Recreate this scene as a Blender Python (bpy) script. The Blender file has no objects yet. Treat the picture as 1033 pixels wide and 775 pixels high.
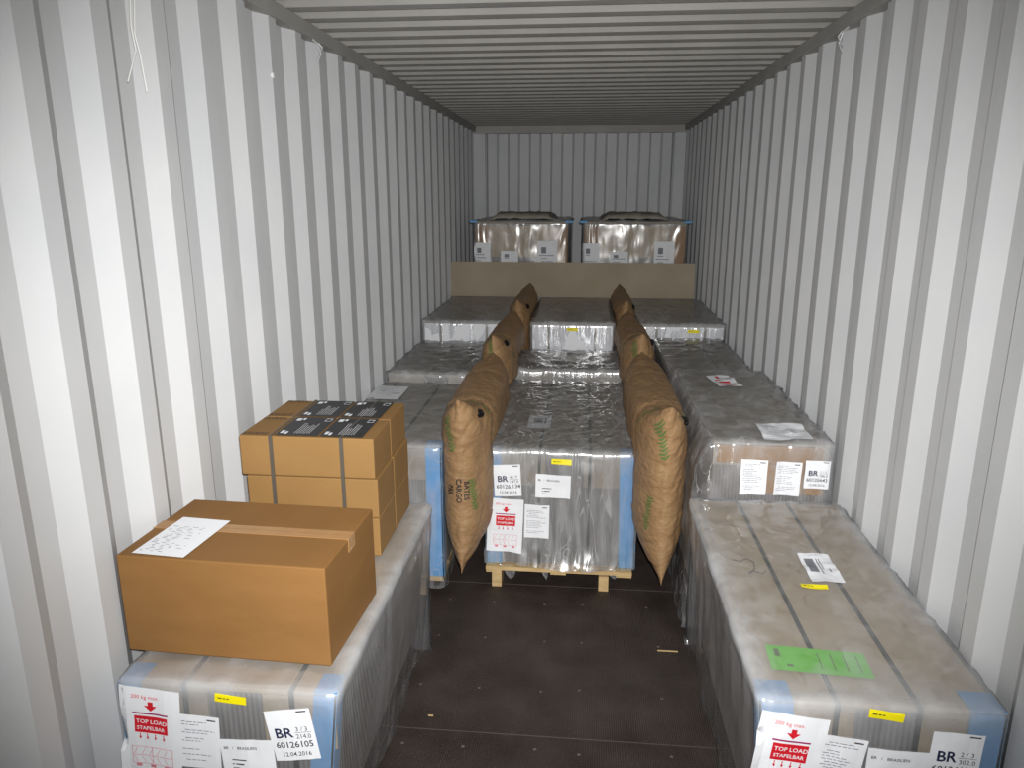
import bpy, bmesh, math, random
from mathutils import Vector, Matrix, noise
from mathutils.bvhtree import BVHTree

R = math.radians
S = bpy.context.scene
COL = S.collection

# ------------------------------------------------------------------ camera, light, exposure
cam_d = bpy.data.cameras.new('camera')
cam = bpy.data.objects.new('camera', cam_d)
COL.objects.link(cam)
CAM = Vector((1.255, 0.0, 1.953))
cam.location = CAM
_f, _dx, _dy = 750.0, 590 - 516.5, 387.5 - 196.0
_y = Vector((_dx, _dy, -_f)).normalized()
_z = Vector((0, -_y.z, _y.y)).normalized()
_x = _y.cross(_z)
rot = Matrix((_x, _y, _z))
cam.rotation_euler = rot.to_euler()
cam_d.sensor_width = 36.0
cam_d.lens = _f * 36.0 / 1033.0
cam_d.clip_start = 0.02
S.camera = cam

world = bpy.data.worlds.new('daylight')
world.use_nodes = True
world.node_tree.nodes['Background'].inputs[0].default_value = (0.95, 0.97, 1.0, 1)
world.node_tree.nodes['Background'].inputs[1].default_value = 0.7
S.world = world

fl = bpy.data.lights.new('camera_flash', 'SPOT')
fl.energy = 530
fl.color = (1.0, 0.99, 0.97)
fl.shadow_soft_size = 0.03
fl.spot_size = R(91)
fl.spot_blend = 1.0
flo = bpy.data.objects.new('camera_flash', fl)
flo.location = CAM + Vector((0.035, 0.0, 0.07))
flo.rotation_euler = rot.to_euler()
COL.objects.link(flo)

S.view_settings.view_transform = 'Standard'
S.view_settings.look = 'None'
S.view_settings.gamma = 1
S.view_settings.use_curve_mapping = False
S.view_settings.exposure = 0.08


# ------------------------------------------------------------------ materials
def lin(c):
    return tuple(((v / 255) / 12.92 if v / 255 <= 0.04045 else ((v / 255 + 0.055) / 1.055) ** 2.4) for v in c) + (1,)


def base_mat(name, rgb, rough=0.6, spec=0.5):
    m = bpy.data.materials.new(name)
    m.use_nodes = True
    b = m.node_tree.nodes['Principled BSDF']
    b.inputs['Base Color'].default_value = lin(rgb)
    b.inputs['Roughness'].default_value = rough
    b.inputs['Specular IOR Level'].default_value = spec
    return m


def noisy(name, rgb, rgb2, scale=8, rough=0.6, spec=0.4, stretch=(1, 1, 1), bump=0.0, bscale=60, lo=0.35, hi=0.7, wave=None):
    """two-tone noise colour plus optional bump; wave = (axis, scale, strength) adds flutes"""
    m = base_mat(name, rgb, rough, spec)
    nt = m.node_tree
    b = nt.nodes['Principled BSDF']
    tc = nt.nodes.new('ShaderNodeTexCoord')
    mp = nt.nodes.new('ShaderNodeMapping')
    mp.inputs['Scale'].default_value = stretch
    nt.links.new(tc.outputs['Object'], mp.inputs[0])
    n = nt.nodes.new('ShaderNodeTexNoise')
    n.inputs['Scale'].default_value = scale
    n.inputs['Detail'].default_value = 5
    nt.links.new(mp.outputs[0], n.inputs[0])
    r = nt.nodes.new('ShaderNodeValToRGB')
    r.color_ramp.elements[0].position = lo
    r.color_ramp.elements[0].color = lin(rgb)
    r.color_ramp.elements[1].position = hi
    r.color_ramp.elements[1].color = lin(rgb2)
    nt.links.new(n.outputs['Fac'], r.inputs[0])
    nt.links.new(r.outputs[0], b.inputs['Base Color'])
    last = None
    if bump:
        n2 = nt.nodes.new('ShaderNodeTexNoise')
        n2.inputs['Scale'].default_value = bscale
        n2.inputs['Detail'].default_value = 4
        nt.links.new(mp.outputs[0], n2.inputs[0])
        bp = nt.nodes.new('ShaderNodeBump')
        bp.inputs['Strength'].default_value = bump
        bp.inputs['Distance'].default_value = 0.01
        nt.links.new(n2.outputs['Fac'], bp.inputs['Height'])
        last = bp
    if wave:
        w = nt.nodes.new('ShaderNodeTexWave')
        w.bands_direction = wave[0]
        w.inputs['Scale'].default_value = wave[1]
        w.inputs['Distortion'].default_value = 0.3
        nt.links.new(tc.outputs['Object'], w.inputs[0])
        bp = nt.nodes.new('ShaderNodeBump')
        bp.inputs['Strength'].default_value = wave[2]
        bp.inputs['Distance'].default_value = 0.004
        nt.links.new(w.outputs['Fac'], bp.inputs['Height'])
        if last:
            nt.links.new(last.outputs[0], bp.inputs['Normal'])
        last = bp
    if last:
        nt.links.new(last.outputs[0], b.inputs['Normal'])
    return m


def film_mat(name, haze=0.16, streak=0.5, gloss=0.16, scale=6, bump=0.6, stretch=(1, 1, 1), rough=0.16, crease=0.5, edge=0.15):
    m = bpy.data.materials.new(name)
    m.use_nodes = True
    nt = m.node_tree
    nt.nodes.clear()
    out = nt.nodes.new('ShaderNodeOutputMaterial')
    tr = nt.nodes.new('ShaderNodeBsdfTransparent')
    tr.inputs[0].default_value = (0.97, 0.97, 0.98, 1)
    df = nt.nodes.new('ShaderNodeBsdfDiffuse')
    df.inputs[0].default_value = (0.72, 0.73, 0.75, 1)
    gl = nt.nodes.new('ShaderNodeBsdfGlossy')
    gl.inputs['Roughness'].default_value = rough
    gl.inputs['Color'].default_value = (1, 1, 1, 1)
    tc = nt.nodes.new('ShaderNodeTexCoord')
    mp = nt.nodes.new('ShaderNodeMapping')
    mp.inputs['Scale'].default_value = stretch
    nt.links.new(tc.outputs['Object'], mp.inputs[0])
    n = nt.nodes.new('ShaderNodeTexNoise')
    n.inputs['Scale'].default_value = scale
    n.inputs['Detail'].default_value = 4
    n.inputs['Distortion'].default_value = 1.2
    nt.links.new(mp.outputs[0], n.inputs[0])
    mr = nt.nodes.new('ShaderNodeMapRange')
    mr.inputs['From Min'].default_value = 0.45
    mr.inputs['From Max'].default_value = 0.75
    mr.inputs['To Min'].default_value = haze
    mr.inputs['To Max'].default_value = haze + streak
    nt.links.new(n.outputs['Fac'], mr.inputs['Value'])
    n2 = nt.nodes.new('ShaderNodeTexNoise')
    n2.noise_type = 'RIDGED_MULTIFRACTAL'
    n2.inputs['Scale'].default_value = scale * 1.7
    n2.inputs['Detail'].default_value = 3
    n2.inputs['Distortion'].default_value = 0.6
    nt.links.new(mp.outputs[0], n2.inputs[0])
    bp = nt.nodes.new('ShaderNodeBump')
    bp.inputs['Strength'].default_value = bump
    bp.inputs['Distance'].default_value = 0.012
    nt.links.new(n2.outputs['Fac'], bp.inputs['Height'])
    nt.links.new(bp.outputs[0], gl.inputs['Normal'])
    # white stretch creases where the film is folded, doubling as painted highlight streaks
    n3 = nt.nodes.new('ShaderNodeTexNoise')
    n3.inputs['Scale'].default_value = scale * 0.9
    n3.inputs['Detail'].default_value = 2
    n3.inputs['Distortion'].default_value = 0.8
    nt.links.new(mp.outputs[0], n3.inputs[0])
    ab = nt.nodes.new('ShaderNodeMath')
    ab.operation = 'SUBTRACT'
    nt.links.new(n3.outputs['Fac'], ab.inputs[0])
    ab.inputs[1].default_value = 0.53
    ab2 = nt.nodes.new('ShaderNodeMath')
    ab2.operation = 'ABSOLUTE'
    nt.links.new(ab.outputs[0], ab2.inputs[0])
    cr = nt.nodes.new('ShaderNodeMapRange')
    cr.inputs['From Min'].default_value = 0.0
    cr.inputs['From Max'].default_value = 0.011
    cr.inputs['To Min'].default_value = crease
    cr.inputs['To Max'].default_value = 0.0
    nt.links.new(ab2.outputs[0], cr.inputs['Value'])
    mx = nt.nodes.new('ShaderNodeMath')
    mx.operation = 'MAXIMUM'
    nt.links.new(mr.outputs[0], mx.inputs[0])
    nt.links.new(cr.outputs[0], mx.inputs[1])
    at_ = nt.nodes.new('ShaderNodeAttribute')
    at_.attribute_name = 'layers'
    ad = nt.nodes.new('ShaderNodeMath')
    ad.operation = 'MULTIPLY_ADD'
    ad.use_clamp = True
    nt.links.new(at_.outputs['Fac'], ad.inputs[0])
    ad.inputs[1].default_value = edge
    nt.links.new(mx.outputs[0], ad.inputs[2])
    m1 = nt.nodes.new('ShaderNodeMixShader')
    nt.links.new(ad.outputs[0], m1.inputs[0])
    nt.links.new(tr.outputs[0], m1.inputs[1])
    nt.links.new(df.outputs[0], m1.inputs[2])
    lw = nt.nodes.new('ShaderNodeLayerWeight')
    lw.inputs['Blend'].default_value = 0.35
    ma = nt.nodes.new('ShaderNodeMath')
    ma.operation = 'MULTIPLY_ADD'
    nt.links.new(lw.outputs['Fresnel'], ma.inputs[0])
    ma.inputs[1].default_value = 0.35
    ma.inputs[2].default_value = gloss * 0.6
    ma.use_clamp = True
    m2 = nt.nodes.new('ShaderNodeMixShader')
    nt.links.new(ma.outputs[0], m2.inputs[0])
    nt.links.new(m1.outputs[0], m2.inputs[1])
    nt.links.new(gl.outputs[0], m2.inputs[2])
    nt.links.new(m2.outputs[0], out.inputs[0])
    return m


M = {}
M['paint'] = noisy('wall_paint', (198, 200, 202), (205, 206, 207), 3, 0.55, 0.4, bump=0.03, bscale=30)
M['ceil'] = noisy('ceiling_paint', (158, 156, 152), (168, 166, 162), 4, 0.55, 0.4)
M['floor'] = None
M['lid'] = noisy('grey_board', (172, 156, 132), (184, 169, 146), 12, 0.75, 0.2)
M['greylid'] = noisy('dull_board', (148, 141, 130), (162, 155, 144), 12, 0.7, 0.2)
M['flute'] = noisy('fluted_board', (128, 126, 124), (140, 138, 136), 10, 0.7, 0.2, wave=('X', 22, 0.7))
M['fluteY'] = noisy('fluted_side_board', (146, 142, 138), (162, 158, 154), 10, 0.7, 0.2, wave=('Y', 18, 1.0))
M['carton'] = noisy('brown_cardboard', (126, 90, 49), (133, 96, 54), 5, 0.7, 0.25, bump=0.05, bscale=90, stretch=(1, 1, 3))
M['carton2'] = noisy('light_brown_cardboard', (138, 105, 62), (145, 111, 67), 5, 0.7, 0.25, bump=0.05, bscale=90)
M['carton3'] = noisy('wrapped_brown_carton', (150, 118, 82), (164, 130, 94), 5, 0.7, 0.25)
M['kraft'] = noisy('kraft_paper', (148, 116, 82), (160, 128, 92), 7, 0.55, 0.35, bump=1.0, bscale=26, stretch=(1, 1, 1.6))
M['wood'] = noisy('pallet_wood', (205, 178, 132), (180, 150, 105), 9, 0.75, 0.2, stretch=(1, 6, 6))
M['blue'] = noisy('blue_foam', (100, 156, 204), (120, 172, 216), 10, 0.55, 0.3)
M['strap'] = base_mat('dark_green_strap', (46, 52, 44), 0.4)
M['steel'] = base_mat('grey_strap', (84, 78, 70), 0.4)
M['paper'] = base_mat('white_paper', (232, 234, 238), 0.6, 0.3)
M['ink'] = base_mat('black_ink', (28, 28, 34), 0.6)
M['greyink'] = base_mat('grey_ink', (120, 122, 130), 0.6)
M['navy'] = base_mat('navy_ink', (24, 28, 66), 0.6)
M['red'] = base_mat('red_ink', (205, 20, 38), 0.6)
M['pink'] = base_mat('thin_red_ink', (214, 130, 140), 0.6)
M['purple'] = base_mat('purple_ink', (150, 24, 92), 0.6)
M['yellow'] = base_mat('yellow_sticker', (238, 222, 10), 0.5)
M['green'] = base_mat('green_sticker', (112, 208, 50), 0.6)
M['dkgreen'] = base_mat('green_print', (92, 112, 60), 0.6)
M['black'] = base_mat('black_plastic', (20, 18, 18), 0.35)
M['blklabel'] = base_mat('black_label', (34, 34, 36), 0.45)
M['tape'] = noisy('packing_tape', (158, 118, 72), (166, 126, 80), 12, 0.25, 0.5)
M['sheet'] = noisy('grey_sheet_board', (158, 146, 126), (170, 158, 138), 3, 0.8, 0.15)
M['cord'] = base_mat('white_cord', (232, 232, 230), 0.5)
M['tie'] = base_mat('white_plastic', (205, 205, 208), 0.4)
M['film'] = film_mat('stretch_film', 0.05, 0.28, 0.16, 9, 1.0, (1, 1, 0.4), crease=0.38, edge=0.25)
M['filmh'] = film_mat('hazy_stretch_film', 0.10, 0.18, 0.14, 7, 0.9, (1.2, 1.0, 0.22), 0.2, crease=0.16, edge=0.45)
M['filmg'] = film_mat('shiny_stretch_film', 0.08, 0.34, 0.30, 9, 1.0, (1.5, 1, 0.25), 0.22, crease=0.5, edge=0.35)
M['filmd'] = film_mat('dull_stretch_film', 0.06, 0.25, 0.12, 6, 0.8, (1, 1, 0.4), 0.2, crease=0.5, edge=0.2)


def floor_mat():
    m = base_mat('dark_floor', (44, 38, 34), 0.5, 0.35)
    nt = m.node_tree
    b = nt.nodes['Principled BSDF']
    tc = nt.nodes.new('ShaderNodeTexCoord')
    n = nt.nodes.new('ShaderNodeTexNoise')
    n.inputs['Scale'].default_value = 5
    n.inputs['Detail'].default_value = 6
    nt.links.new(tc.outputs['Object'], n.inputs[0])
    r = nt.nodes.new('ShaderNodeValToRGB')
    r.color_ramp.elements[0].position = 0.3
    r.color_ramp.elements[0].color = lin((50, 42, 38))
    r.color_ramp.elements[1].position = 0.75
    r.color_ramp.elements[1].color = lin((72, 64, 60))
    nt.links.new(n.outputs['Fac'], r.inputs[0])
    nt.links.new(r.outputs[0], b.inputs['Base Color'])
    prev = None
    for ax, sc, st in (('X', 38, 0.6), ('Y', 24, 0.35)):
        w = nt.nodes.new('ShaderNodeTexWave')
        w.bands_direction = ax
        w.inputs['Scale'].default_value = sc
        nt.links.new(tc.outputs['Object'], w.inputs[0])
        bp = nt.nodes.new('ShaderNodeBump')
        bp.inputs['Strength'].default_value = st
        bp.inputs['Distance'].default_value = 0.003
        nt.links.new(w.outputs['Fac'], bp.inputs['Height'])
        if prev:
            nt.links.new(prev.outputs[0], bp.inputs['Normal'])
        prev = bp
    nt.links.new(prev.outputs[0], b.inputs['Normal'])
    return m


M['floor'] = floor_mat()


# ------------------------------------------------------------------ helpers
def thing(name, label, cat, loc, group=None):
    o = bpy.data.objects.new(name, None)
    COL.objects.link(o)
    o.location = loc
    o.empty_display_size = 0.1
    o['label'] = label
    o['category'] = cat
    if group:
        o['group'] = group
    return o


def tag(o, label, cat, group=None):
    o['label'] = label
    o['category'] = cat
    if group:
        o['group'] = group
    return o


def root_loc(p):
    v = Vector((0, 0, 0))
    while p is not None:
        v = v + p.location
        p = p.parent
    return v


def finish(name, bm, mats, parent=None, smooth=False, origin=None):
    """bm is in world coordinates; the object's origin goes to its parent's"""
    off = root_loc(parent) if parent else (Vector(origin) if origin else Vector((0, 0, 0)))
    bmesh.ops.translate(bm, verts=bm.verts, vec=-off)
    me = bpy.data.meshes.new(name)
    bm.to_mesh(me)
    bm.free()
    for mt in (mats if isinstance(mats, (list, tuple)) else [mats]):
        me.materials.append(mt)
    if smooth:
        me.polygons.foreach_set('use_smooth', [True] * len(me.polygons))
    o = bpy.data.objects.new(name, me)
    COL.objects.link(o)
    if parent:
        o.parent = parent
    else:
        o.location = off
    return o


def struct(name, bm, mat, smooth=False):
    o = finish(name, bm, mat, None, smooth)
    o['kind'] = 'structure'
    return o


def box(bm, x0, x1, y0, y1, z0, z1, mi=0, bevel=0.0, mat4=None, taper=None):
    """taper=(dx0,dx1) shifts the bottom left / bottom right edges"""
    t0, t1 = taper or (0, 0)
    co = [(x0 + t0, y0, z0), (x1 + t1, y0, z0), (x1 + t1, y1, z0), (x0 + t0, y1, z0),
          (x0, y0, z1), (x1, y0, z1), (x1, y1, z1), (x0, y1, z1)]
    vs = [bm.verts.new(mat4 @ Vector(c) if mat4 else c) for c in co]
    fs = [bm.faces.new([vs[i] for i in f]) for f in
          ((0, 3, 2, 1), (4, 5, 6, 7), (0, 1, 5, 4), (1, 2, 6, 5), (2, 3, 7, 6), (3, 0, 4, 7))]
    for f in fs:
        f.material_index = mi
    if bevel:
        es = list({e for f in fs for e in f.edges})
        r = bmesh.ops.bevel(bm, geom=es, offset=bevel, segments=2, affect='EDGES', profile=0.6)
        for f in r['faces']:
            f.material_index = mi
    return vs


def tube(bm, pts, r, seg=8, mi=0):
    rings = []
    pts = [Vector(p) for p in pts]
    for i, p in enumerate(pts):
        d = (pts[min(i + 1, len(pts) - 1)] - pts[max(i - 1, 0)]).normalized()
        a = d.cross(Vector((0.3, 1, 0.2))).normalized()
        b = d.cross(a)
        rr = r[i] if isinstance(r, (list, tuple)) else r
        rings.append([bm.verts.new(p + (a * math.cos(t) + b * math.sin(t)) * rr)
                      for t in [2 * math.pi * k / seg for k in range(seg)]])
    for q, w in zip(rings, rings[1:]):
        for k in range(seg):
            f = bm.faces.new((q[k], q[(k + 1) % seg], w[(k + 1) % seg], w[k]))
            f.material_index = mi
    bm.faces.new(rings[0][::-1]).material_index = mi
    bm.faces.new(rings[-1]).material_index = mi


def text_mesh(s, size, bold=0.0, align='LEFT', cache={}):
    key = (s, round(size, 5), bold, align)
    if key in cache:
        return cache[key]
    cu = bpy.data.curves.new('t', 'FONT')
    cu.body = s
    cu.size = size
    cu.align_x = align
    cu.offset = bold * size
    cu.resolution_u = 2
    o = bpy.data.objects.new('t', cu)
    COL.objects.link(o)
    dg = bpy.context.evaluated_depsgraph_get()
    me = bpy.data.meshes.new_from_object(o.evaluated_get(dg))
    vs = [tuple(v.co) for v in me.vertices]
    fs = [tuple(p.vertices) for p in me.polygons]
    bpy.data.objects.remove(o)
    bpy.data.curves.remove(cu)
    bpy.data.meshes.remove(me)
    cache[key] = (vs, fs)
    return cache[key]


# ------------------------------------------------------------------ setting: the container
PY0, PY1 = -3.2, 8.77
H = 2.69


def corrugated(axis_pts, make, flip=False):
    bm = bmesh.new()
    rows = [[bm.verts.new(make(a, d, e)) for e in (0, 1)] for a, d in axis_pts]
    for p, q in zip(rows, rows[1:]):
        f = (p[0], q[0], q[1], p[1])
        bm.faces.new(f[::-1] if flip else f)
    return bm


def profile(start, pitch, lo, hi, parts, depth):
    """parts: (flat_in, slope_out, flat_out, slope_in) fractions; 'start' = where flat_in begins"""
    pts = []
    k0 = int((lo - start) / pitch) - 2
    a, b, c, d = [p * pitch for p in parts]
    k = k0
    while True:
        s = start + k * pitch
        for u, w in ((s, 0), (s + a, 0), (s + a + b, depth), (s + a + b + c, depth)):
            pts.append((u, w))
        k += 1
        if s > hi:
            break
    return [p for p in pts if lo < p[0] < hi]


SP = (0.252, 0.245, 0.258, 0.245)
# the facing slope is centred at 2.763 on the left wall and 3.008 on the right
pl = profile(2.763 + 0.5 * 0.245 * 0.284, 0.284, PY0, PY1, SP, 0.036)
struct('wall_left', corrugated(pl, lambda a, d, e: (-d, a, 0 if e == 0 else H - 0.03), True), M['paint'])
pr = profile(3.008 + 0.5 * 0.245 * 0.282, 0.282, PY0, PY1, SP, 0.036)
struct('wall_right', corrugated(pr, lambda a, d, e: (2.35 + d, a, 0 if e == 0 else H - 0.03)), M['paint'])
pe = profile(0.148, 0.2445, 0.03, 2.32, (0.40, 0.10, 0.40, 0.10), 0.04)
struct('wall_back', corrugated([(-0.04, 0)] + pe + [(2.39, 0)], lambda a, d, e: (a, PY1 + d, 0 if e == 0 else H + 0.03)), M['paint'])
pc = profile(0.02, 0.2, PY0, PY1 + 0.05, (0.37, 0.13, 0.37, 0.13), 0.023)
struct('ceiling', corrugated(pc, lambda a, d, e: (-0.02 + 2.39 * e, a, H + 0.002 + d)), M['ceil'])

bm = bmesh.new()
box(bm, -0.06, 2.41, PY0, PY1 + 0.06, -0.03, 0.0)
# screw heads and cross joints of the plywood panels
rng = random.Random(5)
for jy in (0.05, 1.25, 2.35, 3.45, 4.65, 5.85):
    box(bm, 0.0, 2.35, jy, jy + 0.003, 0.0, 0.0006, 1)
for yy in (1.95, 2.28, 2.62, 2.95, 3.28):
    for xx in (0.62, 0.86, 1.12, 1.30, 1.62):
        c = Vector((xx + rng.uniform(-.02, .02), yy + rng.uniform(-.015, .015), 0.0009))
        ring = [bm.verts.new(c + Vector((math.cos(t), math.sin(t), 0)) * 0.0065) for t in [k * math.pi / 4 for k in range(8)]]
        bm.faces.new(ring).material_index = 2
o = struct('floor', bm, M['floor'])
o.data.materials.append(base_mat('floor_joint', (96, 88, 80), 0.7))
o.data.materials.append(base_mat('screw_head', (112, 104, 98), 0.6))

bm = bmesh.new()
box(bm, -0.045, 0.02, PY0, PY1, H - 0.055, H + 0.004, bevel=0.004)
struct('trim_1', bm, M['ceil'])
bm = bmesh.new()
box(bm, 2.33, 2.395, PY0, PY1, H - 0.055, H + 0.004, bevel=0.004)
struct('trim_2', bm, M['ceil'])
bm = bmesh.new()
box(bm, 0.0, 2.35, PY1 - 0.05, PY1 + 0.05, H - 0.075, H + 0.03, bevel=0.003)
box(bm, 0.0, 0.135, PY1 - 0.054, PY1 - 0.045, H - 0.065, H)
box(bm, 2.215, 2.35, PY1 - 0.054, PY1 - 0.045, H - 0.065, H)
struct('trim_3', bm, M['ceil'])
bm = bmesh.new()
box(bm, -0.04, 0.12, PY1 - 0.03, PY1 + 0.02, 0, H - 0.07, bevel=0.004)
struct('trim_4', bm, M['paint'])
bm = bmesh.new()
box(bm, 2.23, 2.39, PY1 - 0.03, PY1 + 0.02, 0, H - 0.07, bevel=0.004)
struct('trim_5', bm, M['paint'])


# ------------------------------------------------------------------ stretch film over a load
def fnoise(p, s, seed=0):
    return noise.noise(Vector((p[0] * s + seed, p[1] * s - seed * .7, p[2] * s + seed * 1.3)))


def film_shell(x0, x1, y0, y1, z0, z1, shape=None, r=0.02, step=0.03, amp=0.004, seed=1, hem=0.03, top=True, crinkle=0.005):
    bm = bmesh.new()

    def grid(o, u, v, nu, nv):
        vs = [[bm.verts.new(Vector(o) + Vector(u) * (i / nu) + Vector(v) * (j / nv)) for j in range(nv + 1)] for i in range(nu + 1)]
        for i in range(nu):
            for j in range(nv):
                bm.faces.new((vs[i][j], vs[i + 1][j], vs[i + 1][j + 1], vs[i][j + 1]))
    nx, ny, nz = [max(3, int(round(l / step))) for l in (x1 - x0, y1 - y0, z1 - z0)]
    grid((x0, y0, z0), (x1 - x0, 0, 0), (0, 0, z1 - z0), nx, nz)
    grid((x1, y1, z0), (x0 - x1, 0, 0), (0, 0, z1 - z0), nx, nz)
    grid((x0, y1, z0), (0, y0 - y1, 0), (0, 0, z1 - z0), ny, nz)
    grid((x1, y0, z0), (0, y1 - y0, 0), (0, 0, z1 - z0), ny, nz)
    if top:
        grid((x0, y0, z1), (x1 - x0, 0, 0), (0, y1 - y0, 0), nx, ny)
    bmesh.ops.remove_doubles(bm, verts=bm.verts, dist=1e-4)
    lay = bm.verts.layers.float.new('layers')
    for v in bm.verts:
        p = v.co.copy()
        if p.z > z1 - 1e-4:
            dd = min(p.x - x0, x1 - p.x, (p.y - y0) * 0.8, y1 - p.y)
        else:
            dd = (z1 - p.z) * 1.1
        v[lay] = math.exp(-(max(dd, 0) / 0.055) ** 1.5) * (0.75 + 0.5 * fnoise(p, 6, seed))
        q = Vector((min(max(p.x, x0 + r), x1 - r), min(max(p.y, y0 + r), y1 - r), min(p.z, z1 - r)))
        d = p - q
        n = d.normalized() if d.length > 1e-6 else Vector((0, 0, 1))
        p = q + n * min(d.length, r)
        side = abs(n.z) < 0.5
        w = fnoise(p, 7, seed) * 0.6 + fnoise(p, 19, seed + 3) * 0.5
        # pleats: stretched along the pull of the film
        if side:
            w += 0.9 * noise.noise(Vector(((p.x + p.y) * 26, p.z * 3, seed))) * (1.0 if p.z < z1 - 0.06 else 0.4)
        else:
            w = abs(w) + 0.9 * (1 - abs(noise.noise(Vector((p.x * 5 + p.y * 3, p.y * 11 - p.x * 4, seed))))) ** 6 \
                + 0.7 * (1 - abs(noise.noise(Vector((p.x * 8 - p.y * 2, p.y * 4 + p.x * 2, seed + 4))))) ** 8
        p = p + n * (amp * w)
        if not side:
            p.z += crinkle * (max(0, 1 - 5 * abs(noise.noise(Vector((p.x * 7 + p.y * 5, p.y * 9 - p.x * 6, seed * 1.7))))) ** 2)
        t = (p.z - z0) / (z1 - z0)
        if t < 0.12:
            p.z += hem * fnoise((p.x, p.y, 0), 9, seed + 8)
            p += n * (0.012 * fnoise((p.x, p.y, 0), 14, seed + 5))
        if shape:
            p = shape(p, n, t)
        v.co = p
    bmesh.ops.recalc_face_normals(bm, faces=bm.faces)
    return bm


def bvh_of(bm):
    return BVHTree.FromBMesh(bm)


# ------------------------------------------------------------------ labels that lie on a film surface
LBL_MATS = [M[k] for k in ('paper', 'ink', 'navy', 'red', 'purple', 'pink', 'greyink', 'yellow', 'green', 'blklabel', 'dkgreen')]
MI = {k: i for i, k in enumerate(('paper', 'ink', 'navy', 'red', 'purple', 'pink', 'greyink', 'yellow', 'green', 'blklabel', 'dkgreen'))}


def place_label(name, parent, tree, c, normal, up, w, h, items, base='paper', tilt=0.0, lift=0.0025, label=None, fallback=0.0):
    """items in label millimetres-free units: x 0..w, y 0..h from the lower left corner"""
    c = Vector(c)
    n = Vector(normal).normalized()
    v = Vector(up)
    v = (v - n * v.dot(n)).normalized()
    u = v.cross(n)
    q = Matrix.Rotation(R(tilt), 3, n)
    u, v = q @ u, q @ v
    G = 8
    hs = [[0.0] * (G + 1) for _ in range(G + 1)]
    for i in range(G + 1):
        for j in range(G + 1):
            p = c + u * ((i / G - .5) * w) + v * ((j / G - .5) * h)
            d = fallback
            if tree:
                hit = tree.ray_cast(p + n * 0.12, -n, 0.3)
                if hit[0] is not None:
                    d = (hit[0] - p).dot(n)
            hs[i][j] = d

    def height(x, y):
        a = min(max(x / w * G, 0), G - 1e-6)
        b = min(max(y / h * G, 0), G - 1e-6)
        i, j = int(a), int(b)
        a -= i
        b -= j
        return (hs[i][j] * (1 - a) * (1 - b) + hs[i + 1][j] * a * (1 - b) + hs[i][j + 1] * (1 - a) * b + hs[i + 1][j + 1] * a * b)
    bm = bmesh.new()

    def vert(x, y, e):
        return bm.verts.new(c + u * (x - w / 2) + v * (y - h / 2) + n * (height(x, y) + lift + e))

    def patch(x0, y0, x1, y1, mi, e, nn=None, cells=None):
        cx, cy = cells or (max(1, int(abs(x1 - x0) / w * 16)), max(1, int(abs(y1 - y0) / h * 16)))
        g = [[vert(x0 + (x1 - x0) * i / cx, y0 + (y1 - y0) * j / cy, e) for j in range(cy + 1)] for i in range(cx + 1)]
        for i in range(cx):
            for j in range(cy):
                bm.faces.new((g[i][j], g[i + 1][j], g[i + 1][j + 1], g[i][j + 1])).material_index = mi
    patch(0, 0, w, h, MI[base], 0, cells=(16, 16))
    E1 = 0.0009
    for it in items:
        k = it[0]
        if k == 'rect':
            _, x0, y0, x1, y1, mt = it[:6]
            patch(x0, y0, x1, y1, MI[mt], E1)
        elif k == 'poly':
            _, pts, mt = it
            bm.faces.new([vert(x, y, E1) for x, y in pts]).material_index = MI[mt]
        elif k == 'text':
            _, x, y, size, s, mt = it[:6]
            bold = it[6] if len(it) > 6 else 0.0
            vs, fs = text_mesh(s, size, bold)
            nv = [vert(x + a[0], y + a[1], E1 * 1.8) for a in vs]
            for f in fs:
                try:
                    bm.faces.new([nv[i] for i in f]).material_index = MI[mt]
                except ValueError:
                    pass
    o = finish(name, bm, LBL_MATS, parent)
    if label:
        o['label'] = label
    return o


def lines(x0, x1, y0, n, gap, seed, mt='greyink', th=0.0022):
    r = random.Random(seed)
    out = []
    for k in range(n):
        y = y0 - k * gap
        if r.random() < 0.12:
            continue
        xe = x0 + (x1 - x0) * r.uniform(0.4, 1.0)
        x = x0 + (r.choice((0, 0, 0.1)) * (x1 - x0))
        while x < xe:
            l = r.uniform(0.006, 0.018)
            out.append(('rect', x, y, min(x + l, xe), y + th, mt))
            x += l + 0.003
    return out


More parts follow.
